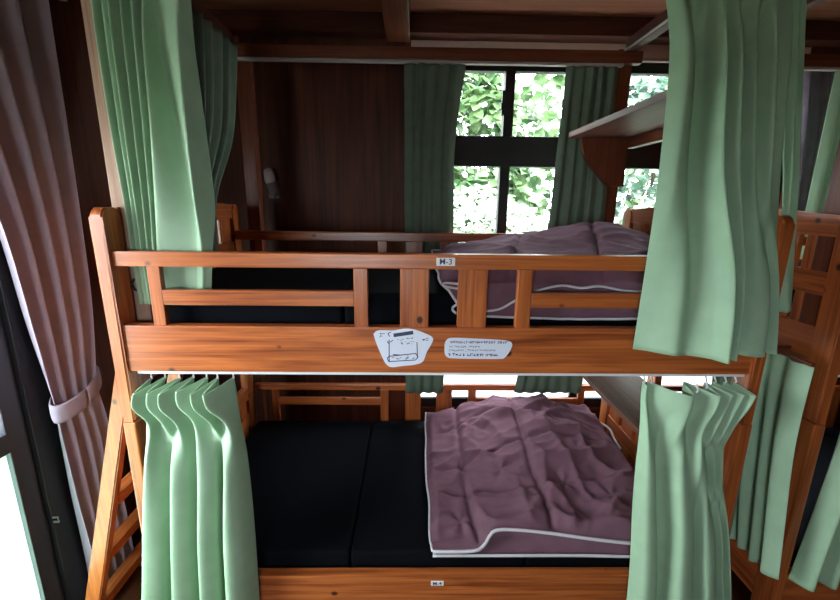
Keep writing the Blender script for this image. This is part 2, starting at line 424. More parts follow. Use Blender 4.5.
# ------------------------------------------------------------------ bunk bed
PXI, PXO = 1.0, 1.04                 # inner and outer faces of the corner posts
def guard(name, y0, y1, zt, zb, parent, rail_h=0.046, mid=(0.118, 0.166)):
    """a safety rail: top rail, two short middle rails, six uprights (kept as parts of the bed)"""
    out = []
    board('guard_rail', -PXI, PXI, y0, y1, zt-rail_h, zt, pine[0], parent)
    for a, c in ((-0.905, -0.867), (-0.281, -0.237), (-0.138, -0.048), (0.042, 0.133), (0.226, 0.272), (0.867, 0.905)):
        board('baluster', a, c, y0+0.004, y1-0.004, zb-0.004, zt-rail_h+0.001, pine[2], parent, 0.003)
    for a, c in ((-0.867, -0.281), (0.272, 0.867)):
        board('middle_rail', a-0.001, c+0.001, y0+0.005, y1-0.005, zt-mid[1], zt-mid[0], pine[0], parent, 0.003)

def post(x0, x1, y0, y1, ztop, mat, parent):
    """upper post standing on a lower one; rounded top"""
    bm = bmesh.new()
    r = (x1-x0)/2
    r = 0.028; pts = [(y0, 0.985), (y1, 0.985)]
    n_ = 7
    for i in range(n_): a = i/(n_-1)*PI/2; pts.append((y1-r+r*math.cos(a), ztop-r+r*math.sin(a)))
    for i in range(n_): a = PI/2+i/(n_-1)*PI/2; pts.append((y0+r+r*math.cos(a), ztop-r+r*math.sin(a)))
    prism(bm, pts, 0, x0, x1)
    es = [e for e in bm.edges if abs(e.verts[0].co.x-e.verts[1].co.x) < 1e-6]
    bmesh.ops.bevel(bm, geom=es, offset=0.006, segments=3, affect='EDGES')
    p = obj('post', bm, mat, parent)
    board('post', x0, x1, y0, y1, 0.0, 0.983, mat, parent, 0.005)

def end_frame(x0, x1, parent):
    """headboard end running front to back, one for each bunk"""
    for zt, zb, zl in ((1.685, 1.155, 1.300), (0.70, 0.20, 0.350)):
        bm = bmesh.new()                                     # top rail with a gently arched upper edge
        n_ = 13; pts = [(0.075, zt-0.085), (0.905, zt-0.085)]
        for i in range(n_):
            f = i/(n_-1); pts.append((0.905-0.83*f, zt-0.018+0.018*math.sin(f*PI)))
        prism(bm, pts, 0, x0+0.004, x1-0.004); obj('end_rail', bm, pine[1], parent)
        board('end_board', x0+0.004, x1-0.004, 0.075, 0.905, zb, zl, pine[1], parent)
        board('end_rail', x0+0.008, x1-0.008, 0.075, 0.905, zl+0.105, zl+0.185, pine[1], parent, 0.003)
        k = 6
        for i in range(k):
            a = 0.080 + i*0.139
            board('end_slat', x0+0.011, x1-0.011, a, a+0.112, zl-0.004, zt-0.083, pine[2], parent, 0.003)

def sticker(outline, parent, y, mat, name, label):
    bm = bmesh.new(); prism(bm, outline, 1, y-0.0012, y)
    o = obj(name, bm, mat, parent); o['label'] = label
    return o

def text(s, size, x, y, z, parent, mat, name='lettering'):
    cu = bpy.data.curves.new(name, 'FONT'); cu.body = s; cu.size = size; cu.align_x = 'CENTER'; cu.align_y = 'CENTER'
    cu.extrude = 0.0003; cu.offset = 0.0002
    tmp = bpy.data.objects.new(name, cu); COL.objects.link(tmp)
    me = bpy.data.meshes.new_from_object(tmp.evaluated_get(bpy.context.evaluated_depsgraph_get()))
    bpy.data.objects.remove(tmp); me.materials.clear(); me.materials.append(mat)
    me.transform(Matrix.Rotation(PI/2, 4, 'X'))
    o = bpy.data.objects.new(name, me); COL.objects.link(o); o.parent = parent
    q = parent; base = Vector((0, 0, 0))
    while q is not None: base += q.location; q = q.parent
    o.location = Vector((x, y, z)) - base
    return o

bed = thing('bunk_bed', 'varnished orange pine bunk bed with two bunks and number plates on its rails', 'bunk bed', (0, 0.48, 0), 'pine bunk beds side by side')
for a, c in ((-PXO, -PXI), (PXI, PXO)):
    post(a, c, 0.0, 0.08, 1.668, pine[2], bed); post(a, c, 0.90, 0.98, 1.668, pine[2], bed)
board('side_board', -PXI-0.004, PXI+0.004, 0.012, 0.050, 1.157, 1.310, pine[0], bed)
board('side_board', -PXI-0.004, PXI+0.004, 0.922, 0.955, 1.155, 1.308, pine[0], bed)
board('side_board', -PXI-0.004, PXI+0.004, 0.012, 0.050, 0.200, 0.361, pine[0], bed)
board('side_board', -PXI-0.004, PXI+0.004, 0.975, 1.005, 0.195, 0.351, pine[0], bed)
guard('front_guard', 0.013, 0.045, 1.541, 1.308, bed)
guard('rear_guard', 0.902, 0.930, 1.539, 1.306, bed)
guard('low_guard', 0.985, 1.012, 0.668, 0.349, bed, 0.036, (0.085, 0.130))
end_frame(-PXO, -PXI, bed); end_frame(PXI, PXO, bed)
for zz in (1.262, 0.262):                                         # slatted bases under the mattresses
    board('bed_base', -0.995, 0.995, 0.06, 0.92 if zz > 1 else 0.972, zz, zz+0.03, pine[1], bed, 0.002)
# little shelves on the right end
board('shelf', 0.648, 0.998, 0.06, 0.90, 2.0, 2.026, shelf_wood, bed, 0.004)
board('shelf', 0.725, 0.985, 0.062, 0.92, 0.872, 0.897, shelf_wood, bed, 0.004)
board('shelf_cleat', 0.93, 0.97, 0.10, 0.90, 1.955, 2.0, redwood[1], bed, 0.003)
board('shelf_cleat', 0.955, 0.998, 0.08, 0.90, 0.832, 0.872, pine[1], bed, 0.003)
bm = bmesh.new(); pts = [(0.705, 1.999), (0.93, 1.999), (0.93, 1.775), (0.862, 1.775), (0.845, 1.785), (0.80, 1.83), (0.755, 1.875), (0.725, 1.92), (0.71, 1.965)]
prism(bm, pts, 1, 0.872, 0.902); obj('shelf_bracket', bm, redwood[2], bed)
# tall posts bolted inside the corners carry the curtain frame under the ceiling
board('canopy_post', -1.03, -0.955, 0.088, 0.155, 1.295, 2.38, pale_pine, bed, 0.005)
o = board('canopy_post', 0.90, 0.975, 0.088, 0.155, 1.295, 2.38, pale_pine, bed, 0.005)
board('canopy_post', -0.962, -0.895, 0.986, 1.05, 1.155, 2.42, redwood[2], bed, 0.005)
board('canopy_post', 0.888, 0.960, 0.986, 1.05, 1.155, 2.42, redwood[2], bed, 0.005)
board('canopy_beam', -1.03, 0.985, 0.050, 0.100, 2.34, 2.395, redwood[0], bed, 0.004)
board('canopy_beam', -1.03, 0.985, 0.94, 0.985, 2.345, 2.400, redwood[0], bed, 0.004)
board('canopy_beam', -0.99, -0.95, 0.10, 0.95, 2.395, 2.45, beam_wood, bed, 0.004)
board('canopy_beam', 0.90, 0.945, 0.10, 0.95, 2.395, 2.45, beam_wood, bed, 0.004)
bm = bmesh.new(); box(bm, 0.890, 0.899, 0.10, 0.94, 2.396, 2.404, 0.002); obj('curtain_rail', bm, white_plastic, bed)
bm = bmesh.new(); box(bm, -0.95, 0.90, 0.945, 0.975, 2.333, 2.345, 0.002); obj('curtain_rail', bm, dull_white, bed)
bm = bmesh.new(); box(bm, -0.985, 1.005, 0.026, 0.044, 1.143, 1.155, 0.002); obj('curtain_rail', bm, white_plastic, bed)['label'] = 'thin white curtain rail under the upper side board'
bm = bmesh.new(); box(bm, -0.985, 0.96, 0.060, 0.078, 2.326, 2.340, 0.002); obj('curtain_rail', bm, white_plastic, bed)
# bed numbers and notices (only on this bed)
plates = []
def plate(cx, cz, w_, h_, s, size):
    bm = bmesh.new(); box(bm, cx-w_/2, cx+w_/2, 0.0098, 0.0132, cz-h_/2, cz+h_/2, 0.001, 1)
    o = obj('number_plate', bm, white_plastic, bed); o['label'] = 'white plate reading %s' % s
    text(s, size, cx, 0.0096, cz, o, ink); plates.append(o)
plate(0.001, 1.5185, 0.056, 0.025, 'M-3', 0.025)
plate(0.0, 0.328, 0.047, 0.0205, 'M-4', 0.021)
def px2(px, py):                     # photo pixel -> x, z on the front face of the upper side board
    return None
pic = [(-0.221, 1.288), (-0.206, 1.300), (-0.160, 1.300), (-0.125, 1.306), (-0.095, 1.304), (-0.060, 1.292), (-0.034, 1.277), (-0.037, 1.258),
       (-0.052, 1.230), (-0.064, 1.197), (-0.090, 1.186), (-0.130, 1.181), (-0.165, 1.177), (-0.184, 1.190), (-0.200, 1.225), (-0.214, 1.262)]
pic = catmull(pic+[pic[0]], 60)[:-1]
o = sticker(pic, bed, 0.0122, paper, 'notice_sticker', 'shield shaped white notice with a small line drawing'); plates.append(o)
bm = bmesh.new()
def stroke(bm, x0, z0, x1, z1, t=0.0013, y=0.0106):
    d = Vector((x1-x0, 0, z1-z0)); L_ = d.length
    nrm = Vector((-d.z, 0, d.x))/max(L_, 1e-6)*t
    q = [Vector((x0, y, z0))-nrm, Vector((x1, y, z1))-nrm, Vector((x1, y, z1))+nrm, Vector((x0, y, z0))+nrm]
    A = [bm.verts.new(k) for k in q]; B = [bm.verts.new(k+Vector((0, 0.0006, 0))) for k in q]
    bm.faces.new(A); bm.faces.new(B[::-1])
    for i in range(4): bm.faces.new((A[i], A[(i+1) % 4], B[(i+1) % 4], B[i]))
rd = random.Random(3)
# drawing of a bunk: dark heading bar, bed box, side scribbles
stroke(bm, -0.158, 1.284, -0.096, 1.294, 0.006)
for (a, b_, c, d_) in ((-0.172, 1.270, -0.172, 1.195), (-0.084, 1.262, -0.082, 1.210), (-0.172, 1.214, -0.088, 1.224), (-0.174, 1.196, -0.088, 1.202),
                       (-0.174, 1.196, -0.178, 1.208), (-0.088, 1.202, -0.080, 1.212), (-0.178, 1.208, -0.170, 1.216), (-0.080, 1.212, -0.088, 1.224),
                       (-0.160, 1.220, -0.130, 1.218), (-0.168, 1.262, -0.160, 1.268), (-0.178, 1.264, -0.172, 1.256), (-0.170, 1.280, -0.176, 1.290), (-0.176, 1.290, -0.166, 1.295)):
    stroke(bm, a, b_, c, d_, 0.0014)
for i in range(22):
    x = rd.uniform(-0.150, -0.095); z = rd.uniform(1.255, 1.275); stroke(bm, x, z, x+rd.uniform(0.002, 0.006), z+rd.uniform(-0.002, 0.003), 0.0008)
for i in range(14):
    x = rd.uniform(-0.165, -0.092); z = rd.uniform(1.200, 1.216); stroke(bm, x, z, x+rd.uniform(0.004, 0.010), z+rd.uniform(-0.001, 0.002), 0.0008)
for i in range(10):
    x = rd.uniform(-0.070, -0.050); z = rd.uniform(1.268, 1.276); stroke(bm, x, z, x+0.005, z+rd.uniform(-0.002, 0.002), 0.0010)
    x = rd.uniform(-0.205, -0.188); z = rd.uniform(1.278, 1.292); stroke(bm, x, z, x+0.004, z+rd.uniform(-0.003, 0.003), 0.0008)
obj('drawing', bm, ink, o)
txt = [(0.004, 1.255), (0.010, 1.270), (0.028, 1.277), (0.10, 1.275), (0.17, 1.272), (0.205, 1.268), (0.219, 1.258), (0.214, 1.236), (0.198, 1.212), (0.18, 1.207),
       (0.10, 1.207), (0.04, 1.208), (0.016, 1.211), (0.005, 1.225)]
txt = catmull(txt+[txt[0]], 60)[:-1]
o = sticker(txt, bed, 0.0122, paper, 'notice_sticker', 'long rounded white notice with four lines of small writing'); plates.append(o)
bm = bmesh.new()
def glyphs(bm, xa, xb, z, h, dense, t):
    x = xa
    while x < xb:
        wd = h*rd.uniform(0.6, 1.0)
        for k in range(dense):
            if rd.random() < 0.5: zz = z+rd.uniform(-h/2, h/2); stroke(bm, x, zz, x+wd, zz+rd.uniform(-0.001, 0.001), t)
            else: xx = x+rd.uniform(0, wd); stroke(bm, xx, z-h/2, xx+rd.uniform(-0.001, 0.001), z+h/2, t)
        x += wd+h*(0.25 if rd.random() < 0.85 else 0.9)
glyphs(bm, 0.022, 0.204, 1.263, 0.0075, 3, 0.0008)
glyphs(bm, 0.020, 0.118, 1.248, 0.0055, 2, 0.0006)
glyphs(bm, 0.018, 0.165, 1.236, 0.0055, 2, 0.0006)
glyphs(bm, 0.016, 0.172, 1.2205, 0.0085, 3, 0.0009)
obj('lettering', bm, ink, o)

# the neighbouring bed: the same kind, copied with its parts (no plates, no bare shelf hardware seen)
bed2 = bed.copy(); COL.objects.link(bed2); bed2.location = (2.29, 0.48, 0)
bed2['label'] = 'second pine bunk bed at the right edge, only its left corner in view'
for ch in list(bed.children):
    if ch in plates: continue
    c = ch.copy(); COL.objects.link(c); c.parent = bed2
    if ch.data.materials[0] == pale_pine:
        c.material_slots[0].link = 'OBJECT'; c.material_slots[0].material = redwood[2]

# ------------------------------------------------------------------ mattresses
def mattress(label, x0, x1, y0, y1, z0, z1, joints, crown=0.0):
    t = thing('mattress', label, 'mattress', ((x0+x1)/2, (y0+y1)/2, z0), 'black folding mattresses')
    xs = [x0]+joints+[x1]
    for i in range(len(xs)-1):
        bm = bmesh.new(); box(bm, xs[i]+0.002, xs[i+1]-0.002, y0, y1, z0, z1, 0.014, 4)
        bmesh.ops.subdivide_edges(bm, edges=[e for e in bm.edges if e.calc_length() > 0.2], cuts=10, use_grid_fill=True)
        for v in bm.verts:
            if v.co.z > (z0+z1)/2:
                fx = (v.co.x-x0)/(x1-x0); fy = (v.co.y-y0)/(y1-y0)
                v.co.z += crown*sm(0, 1, fy) + 0.004*noise.noise(Vector((v.co.x*4, v.co.y*4, i)))
        obj('cushion', bm, black_cloth, t, True)
    return t
mattress('black three piece mattress lying bare on the lower bunk', -0.985, 0.985, 0.062, 0.968, 0.293, 0.418, [-0.325, 0.335], 0.035)
mattress('black three piece mattress on the upper bunk behind the guard rail', -0.945, 0.985, 0.080, 0.895, 1.293, 1.405, [-0.325, 0.335], 0.01)
mattress('black mattress on the lower bunk of the bed at the right edge', 2.29-0.985, 2.29+0.985, 0.062, 0.968, 0.293, 0.418, [2.29])
m3 = mattress('black mattress on the upper bunk of the bed at the right edge', 2.29-0.945, 2.29+0.985, 0.080, 0.895, 1.293, 1.405, [2.29])

# ------------------------------------------------------------------ quilts
def ridge(v): return 1-abs(noise.noise(v))*2
def wrinkle(x, y, s):
    p = Vector((x, y, s))
    a = ridge(Vector((x*3.2+0.7*noise.noise(p*2.3), y*7.5+0.9*noise.noise(p*1.7+Vector((5, 0, 0))), s)))
    c = ridge(Vector((x*6.5+y*3, y*4.0-x*2, s+4)))
    d = ridge(Vector((x*13+2*noise.noise(p*3), y*19, s+9)))
    return 0.022*a*abs(a) + 0.013*c*abs(c) + 0.0062*d

def lower_quilt():
    t = thing('quilt', 'plum quilt with white piping folded on the lower bunk', 'quilt', (0.46, 0.5, 0.42), 'plum quilts with white piping')
    nx, ny = 150, 150
    x0, x1, y0, y1 = -0.016, 0.965, 0.030, 0.962
    lip = catmull([(0.0, 0.452, 0.030), (0.15, 0.455, 0.030), (0.195, 0.468, 0.045), (0.235, 0.506, 0.068), (0.32, 0.508, 0.072), (0.45, 0.500, 0.064), (0.6, 0.488, 0.05), (0.75, 0.478, 0.04), (1.0, 0.462, 0.036)], 200)
    def front(fx):
        k = fx*199; i = min(int(k), 198); f = k-i
        return [lip[i][j]*(1-f)+lip[i+1][j]*f for j in (1, 2)]
    # the lip list is evenly spaced in parameter, resample it by x
    def front_x(fx):
        for i in range(199):
            if lip[i][0] <= fx <= lip[i+1][0]:
                f = (fx-lip[i][0])/max(1e-6, lip[i+1][0]-lip[i][0]); return [lip[i][j]*(1-f)+lip[i+1][j]*f for j in (1, 2)]
        return list(lip[-1][1:])
    rows = []
    for j in range(ny+1):
        fy = j/ny; row = []
        for i in range(nx+1):
            fx = i/nx
            zf, yf = front_x(fx)
            y = yf+(y1-yf)*fy
            x = x0+(x1-x0)*fx + 0.010*noise.noise(Vector((0, y*5, 2)))*(1-fx) + (-0.012*math.sin(fy*PI))*(1-fx)
            base = 0.420+0.035*sm(0, 1, (y-0.062)/0.9)
            tk = 0.032 + 0.030*sm(0.10, 0.26, fx) + 0.020*sm(0.25, 0.45, fx)
            hump = 0.098*math.exp(-((x-0.47)/0.32)**2-((y-0.82)/0.26)**2) + 0.060*math.exp(-((x-0.66)/0.22)**2-((y-0.52)/0.26)**2)
            hump += 0.035*math.exp(-((x-0.10)/0.12)**2-((y-0.93)/0.10)**2)
            z = base+tk+hump
            wr = wrinkle(x, y, 1.7)*(0.75+0.5*sm(0.0, 0.5, fx))
            # quilting lines across the width and soft bulges between them
            for q in (0.17, 0.47):
                dq = fx-q-0.02*noise.noise(Vector((y*4, q*9, 0)))
                wr -= 0.020*math.exp(-(dq/0.014)**2)
            for q in (0.30, 0.52, 0.74):
                dq = fy-q-0.05*math.sin(fx*5+q*9)
                wr -= 0.013*math.exp(-(dq/0.013)**2)*sm(0.0, 0.1, fx)*(1-0.5*sm(.5, .9, fx))
            # radial puckers
            for (cx, cy, am) in ((0.10, 0.16, 0.010), (0.30, 0.40, 0.012), (0.55, 0.30, 0.010), (0.72, 0.22, 0.008), (0.20, 0.72, 0.008)):
                dx, dy = x-cx, y-cy; rr_ = math.hypot(dx, dy); an = math.atan2(dy, dx)
                wr += 0.6*am*math.cos(an*5+3*noise.noise(Vector((rr_*6, cx*9, cy*9))))*math.exp(-(rr_/0.10)**2)*sm(0, 0.03, rr_)
                wr -= am*0.5*math.exp(-(rr_/0.025)**2)
            z += wr
            ef = sm(0.0, 0.06, fy); z = zf*(1-ef)+z*ef
            el = sm(0.0, 0.035, fx); z = (base+0.020+0.3*wr)*(1-el)+z*el if fy > 0.04 else z
            er = sm(1.0, 0.90, fx); z = (base+0.02)*(1-er)+z*er
            eb = sm(1.0, 0.94, fy); z = (base+0.05)*(1-eb)+z*eb
            row.append((x, y, z))
        rows.append(row)
    # under layer: front face turning down and back, then the underside rows
    low = [(p[0], min(p[1]+0.025, 0.10), 0.443-0.004*sm(.2, .5, i/nx)+0.25*max(0, p[2]-0.452)) for i, p in enumerate(rows[0])]
    low2 = [(p[0], 0.030-0.006*sm(0.5, 0.8, i/nx), 0.434) for i, p in enumerate(rows[0])]
    under = [(p[0], 0.070, 0.424) for p in rows[0]]
    cover = cloth_grid('cover', [under, low2, low]+rows, quilt, t, 0.004)
    bm = bmesh.new(); tube(bm, [(p[0], p[1]-0.003, p[2]) for p in rows[0][::2]], 0.0062, 7)
    obj('piping', bm, white_tape, t, True)
    bm = bmesh.new(); tube(bm, [(p[0], p[1]-0.002, p[2]) for p in low2[::2]], 0.0055, 7)
    obj('piping', bm, white_tape, t, True)
    bm = bmesh.new(); tube(bm, [(p[0]-0.002, p[1], p[2]) for p in [r[0] for r in rows][::2]], 0.0045, 7)
    obj('piping', bm, white_tape, t, True)
    # corner of the tucked edge showing on the far right
    bm = bmesh.new(); tube(bm, catmull([(0.86, 0.86, 0.535), (0.90, 0.80, 0.545), (0.935, 0.73, 0.545), (0.925, 0.64, 0.535), (0.93, 0.58, 0.52)], 24), 0.006, 7)
    obj('piping', bm, white_tape, t, True)
    return t
lower_quilt()

def upper_quilt():
    t = thing('quilt', 'plum quilt with white piping heaped on the upper bunk behind the guard rail', 'quilt', (0.5, 0.5, 1.41), 'plum quilts with white piping')
    nx, ny = 100, 90
    rows = []
    for j in range(ny+1):
        fy = j/ny; row = []
        for i in range(nx+1):
            fx = i/nx
            x = -0.005+0.97*fx+0.02*noise.noise(Vector((0, fy*4, 5)))*(1-fx)
            y = 0.058+0.80*fy
            z = 1.420+0.045*sm(0.0, 0.08, fx)
            z += 0.130*math.exp(-((x-0.72)/0.27)**2-((y-0.56)/0.26)**2)
            z += 0.055*math.exp(-((x-0.36)/0.22)**2-((y-0.62)/0.28)**2)
            z += 0.030*math.exp(-((x-0.60)/0.40)**2-((y-0.20)/0.12)**2)
            z += wrinkle(x*0.9+y*0.5, y, 6.3)*0.65
            for q in (0.34, 0.66):
                dq = fx-q-0.25*(fy-0.5); z -= 0.016*math.exp(-(dq/0.014)**2)
            el = sm(0, 0.03, fx); z = 1.428*(1-el)+z*el
            er = sm(1, 0.93, fx); z = 1.425*(1-er)+z*er
            eb = sm(1, 0.93, fy); z = (1.455+0.065*sm(0.08, 0.5, fx)-0.08*sm(0.75, 1, fx))*(1-eb)+z*eb
            ef = sm(0, 0.09, fy); z = (1.440+0.02*noise.noise(Vector((x*6, 1, 1))))*(1-ef)+z*ef
            row.append((x, y, z))
        rows.append(row)
    # front drop over the mattress edge
    drop = []
    for k, (yy, f) in enumerate(((0.0605, 1.0), (0.0595, 0.75), (0.0585, 0.5), (0.058, 0.25))):
        drop.append([(p[0], yy - 0.0, (1.343-0.010*math.sin(i/nx*4)-0.012*i/nx+0.095*(1-sm(0.0, 0.075, i/nx)))*f+p[2]*(1-f)) for i, p in enumerate(rows[0])])
    drop = [[(p[0]+0.012*sm(1.44, 1.36, p[2])*math.cos(p[0]*20), 0.0625+0.0045*noise.noise(Vector((p[0]*16, p[2]*22, 3))), p[2]) for p in r] for r in drop]
    rows = [[(p[0], max(p[1], 0.0675), p[2]) for p in r] for r in rows]
    cloth_grid('cover', drop+rows, quilt, t, 0.003)
    bm = bmesh.new(); tube(bm, [(p[0], p[1]-0.001, p[2]) for p in drop[0][::2]], 0.0045, 7); obj('piping', bm, white_tape, t, True)
    bm = bmesh.new(); tube(bm, [(r[0][0], r[0][1], r[0][2]) for r in rows[::3]], 0.0045, 7); obj('piping', bm, white_tape, t, True)
    bm = bmesh.new(); tube(bm, [(p[0], p[1], p[2]) for p in rows[-1][::3]], 0.0045, 7); obj('piping', bm, white_tape, t, True)
    # rolled front corner, a loop of piping hanging behind the first wide baluster
    lp = catmull([(0.13, 0.057, 1.430), (0.06, 0.057, 1.440), (0.005, 0.058, 1.445), (0.0, 0.058, 1.435), (0.05, 0.058, 1.425)], 30)
    bm = bmesh.new(); tube(bm, lp, 0.004, 7); obj('piping', bm, white_tape, t, True)
    lp = catmull([(0.10, 0.057, 1.372), (0.055, 0.057, 1.378), (0.030, 0.058, 1.362), (0.045, 0.058, 1.345), (0.10, 0.058, 1.338)], 30)
    bm = bmesh.new(); tube(bm, lp, 0.0042, 7); obj('piping', bm, white_tape, t, True)
    lp = catmull([(0.125, 0.057, 1.352), (0.18, 0.057, 1.360), (0.225, 0.057, 1.385), (0.27, 0.057, 1.410), (0.32, 0.057, 1.428), (0.38, 0.057, 1.440), (0.44, 0.057, 1.432), (0.50, 0.057, 1.438), (0.58, 0.057, 1.425), (0.66, 0.057, 1.420)], 50)
    bm = bmesh.new(); tube(bm, lp, 0.0042, 7); obj('piping', bm, white_tape, t, True)
upper_quilt()

# ------------------------------------------------------------------ curtains
def zig(p0, p1, n_, amp, z, seed, skew=0.0, drop=0.0, axis='y', jit=0.25, bulge=0.0):
    """2n+1 control points of a pleated line from p0 to p1 (x, y); the odd ones stand out towards -y (or -x)"""
    rd = random.Random(seed); out = []
    m = 2*n_
    for i in range(m+1):
        f = i/m
        if 0 < i < m: f += rd.uniform(-jit, jit)/m
        x = p0[0]+(p1[0]-p0[0])*f; y = p0[1]+(p1[1]-p0[1])*f
        a = amp*(1+rd.uniform(-0.35, 0.35)); zz = z
        s = a if i % 2 else -a*0.35
        if i % 2: zz -= drop; x += skew if axis == 'y' else 0; y += skew if axis == 'x' else 0
        if axis == 'y': y -= s
        else: x -= s
        out.append((x, y, zz))
    return out

def curtain(name, label, levels, mat, ncol=120, nrow=34, group='green bed curtains', wob=0.004, seed=0, thick=0.0018, hem=True, linear=False):
    """levels: pleated lines from the top hem to the bottom hem; columns are smooth curves through them"""
    L_ = [catmull(pts, ncol) for pts in levels]
    zt = sum(p[2] for p in levels[0])/len(levels[0]); zb = sum(p[2] for p in levels[-1])/len(levels[-1])
    zs = [sum(p[2] for p in q)/len(q) for q in levels]
    rows = []
    cols = [catmull([L_[k][c] for k in range(len(levels))], nrow) for c in range(ncol)]
    rows = [[Vector(cols[c][r]) for c in range(ncol)] for r in range(nrow)]
    for r in range(nrow):
        f = math.sin(min(1, r/(nrow-1)*1.2)*PI*0.5)
        for c in range(ncol):
            p = rows[r][c]
            d = noise.noise_vector(Vector((p.x*5+seed, p.y*5, p.z*3)))
            p.x += wob*f*d.x; p.y += wob*f*d.y
    cx = sum(p.x for p in rows[0])/ncol; cy = sum(p.y for p in rows[0])/ncol
    t = thing(name, label, 'curtain', (cx, cy, zb), group)
    cloth_grid('cloth', rows, mat, t, thick)
    if hem:                                      # stitched hem: a second narrow layer of cloth at the foot
        k = max(2, int(nrow*0.07))
    return t

def hooks(t, pts, ztop):
    for (x, y, z) in pts:
        bm = bmesh.new(); tube(bm, [(x, y, ztop), (x, y-0.004, ztop-0.010), (x+0.003, y-0.009, ztop-0.022), (x+0.001, y-0.004, ztop-0.030)], 0.0032, 6)
        obj('hook', bm, white_plastic, t, True)

# lower bunk, left bunch
lv = [zig((-0.955, 0.034), (-0.690, 0.034), 6, 0.062, 1.122, 1, -0.034, 0.018),
      zig((-0.965, 0.020), (-0.680, 0.026), 6, 0.060, 1.075, 1, -0.028, 0.016),
      zig((-0.962, -0.006), (-0.660, 0.000), 6, 0.030, 0.99, 1, 0.004, 0),
      [(-0.968, -0.02, 0.86), (-0.945, -0.065, 0.86), (-0.910, -0.035, 0.86), (-0.880, -0.005, 0.86), (-0.865, -0.060, 0.86), (-0.825, -0.045, 0.86), (-0.800, 0.000, 0.86), (-0.780, -0.062, 0.86), (-0.735, -0.040, 0.86), (-0.722, 0.000, 0.86), (-0.700, -0.055, 0.86), (-0.672, -0.045, 0.86), (-0.650, 0.01, 0.86)],
      [(-1.010, -0.02, 0.58), (-0.985, -0.070, 0.58), (-0.935, -0.055, 0.58), (-0.915, -0.010, 0.58), (-0.890, -0.072, 0.58), (-0.845, -0.055, 0.58), (-0.825, -0.008, 0.58), (-0.800, -0.075, 0.58), (-0.755, -0.050, 0.58), (-0.745, -0.005, 0.58), (-0.715, -0.078, 0.58), (-0.672, -0.060, 0.58), (-0.645, 0.0, 0.58)],
      [(-1.058, -0.02, 0.245), (-1.030, -0.078, 0.245), (-0.975, -0.065, 0.245), (-0.955, -0.012, 0.245), (-0.925, -0.080, 0.245), (-0.875, -0.060, 0.245), (-0.855, -0.010, 0.245), (-0.825, -0.084, 0.245), (-0.775, -0.055, 0.245), (-0.765, -0.006, 0.245), (-0.730, -0.088, 0.245), (-0.680, -0.070, 0.245), (-0.648, -0.005, 0.245)]]
t = curtain('bed_curtain', 'green curtain bunched at the left end of the lower bunk beside the ladder', lv, green, 170, 44, seed=1)
hooks(t, lv[0][0::2], 1.148)
# lower bunk, right bunch
lv = [[(0.668, 0.034, 1.122), (0.672, 0.010, 1.118), (0.690, 0.030, 1.122), (0.745, -0.02, 1.112), (0.800, -0.035, 1.106), (0.805, 0.034, 1.122), (0.850, -0.005, 1.112), (0.885, -0.035, 1.104), (0.875, 0.034, 1.122), (0.930, -0.03, 1.106), (0.905, 0.034, 1.122), (0.965, -0.032, 1.106), (0.940, 0.034, 1.122), (1.000, -0.034, 1.104), (0.975, 0.036, 1.122)],
      [(0.664, 0.025, 1.07), (0.670, 0.005, 1.07), (0.690, 0.022, 1.07), (0.745, -0.025, 1.065), (0.790, -0.045, 1.06), (0.800, 0.020, 1.07), (0.845, -0.015, 1.065), (0.870, -0.045, 1.06), (0.868, 0.024, 1.07), (0.912, -0.036, 1.06), (0.900, 0.024, 1.07), (0.945, -0.038, 1.06), (0.932, 0.026, 1.07), (0.980, -0.040, 1.06), (0.965, 0.028, 1.07)],
      [(0.660, 0.000, 0.97), (0.672, -0.030, 0.97), (0.695, -0.012, 0.97), (0.730, -0.004, 0.97), (0.765, -0.045, 0.97), (0.795, -0.030, 0.97), (0.815, 0.004, 0.97), (0.845, -0.040, 0.97), (0.865, 0.000, 0.97), (0.890, -0.034, 0.97), (0.905, 0.002, 0.97), (0.925, -0.030, 0.97), (0.940, 0.004, 0.97), (0.958, -0.020, 0.97), (0.966, 0.010, 0.97)],
      [(0.660, -0.010, 0.83), (0.680, -0.050, 0.83), (0.712, -0.040, 0.83), (0.728, 0.000, 0.83), (0.755, -0.012, 0.83), (0.785, -0.062, 0.83), (0.825, -0.050, 0.83), (0.850, -0.060, 0.83), (0.880, -0.046, 0.83), (0.895, -0.004, 0.83), (0.912, -0.040, 0.83), (0.925, -0.002, 0.83), (0.940, -0.034, 0.83), (0.955, -0.004, 0.83), (0.966, 0.010, 0.83)],
      [(0.675, -0.014, 0.58), (0.700, -0.062, 0.58), (0.742, -0.052, 0.58), (0.758, -0.004, 0.58), (0.790, -0.020, 0.58), (0.815, -0.078, 0.58), (0.865, -0.062, 0.58), (0.880, -0.020, 0.58), (0.905, -0.070, 0.58), (0.945, -0.052, 0.58), (0.955, -0.008, 0.58), (0.972, -0.050, 0.58), (0.985, -0.010, 0.58), (0.998, -0.046, 0.58), (1.004, -0.004, 0.58)],
      [(0.696, -0.016, 0.245), (0.728, -0.072, 0.245), (0.780, -0.062, 0.245), (0.798, -0.008, 0.245), (0.812, -0.020, 0.245), (0.845, -0.088, 0.245), (0.905, -0.072, 0.245), (0.925, -0.014, 0.245), (0.955, -0.080, 0.245), (1.000, -0.058, 0.245), (1.012, -0.010, 0.245), (1.030, -0.060, 0.245), (1.044, -0.014, 0.245), (1.062, -0.055, 0.245), (1.070, -0.006, 0.245)]]
t = curtain('bed_curtain', 'green curtain bunched at the right end of the lower bunk', lv, green, 190, 44, seed=2)
hooks(t, lv[0][0::2], 1.148)
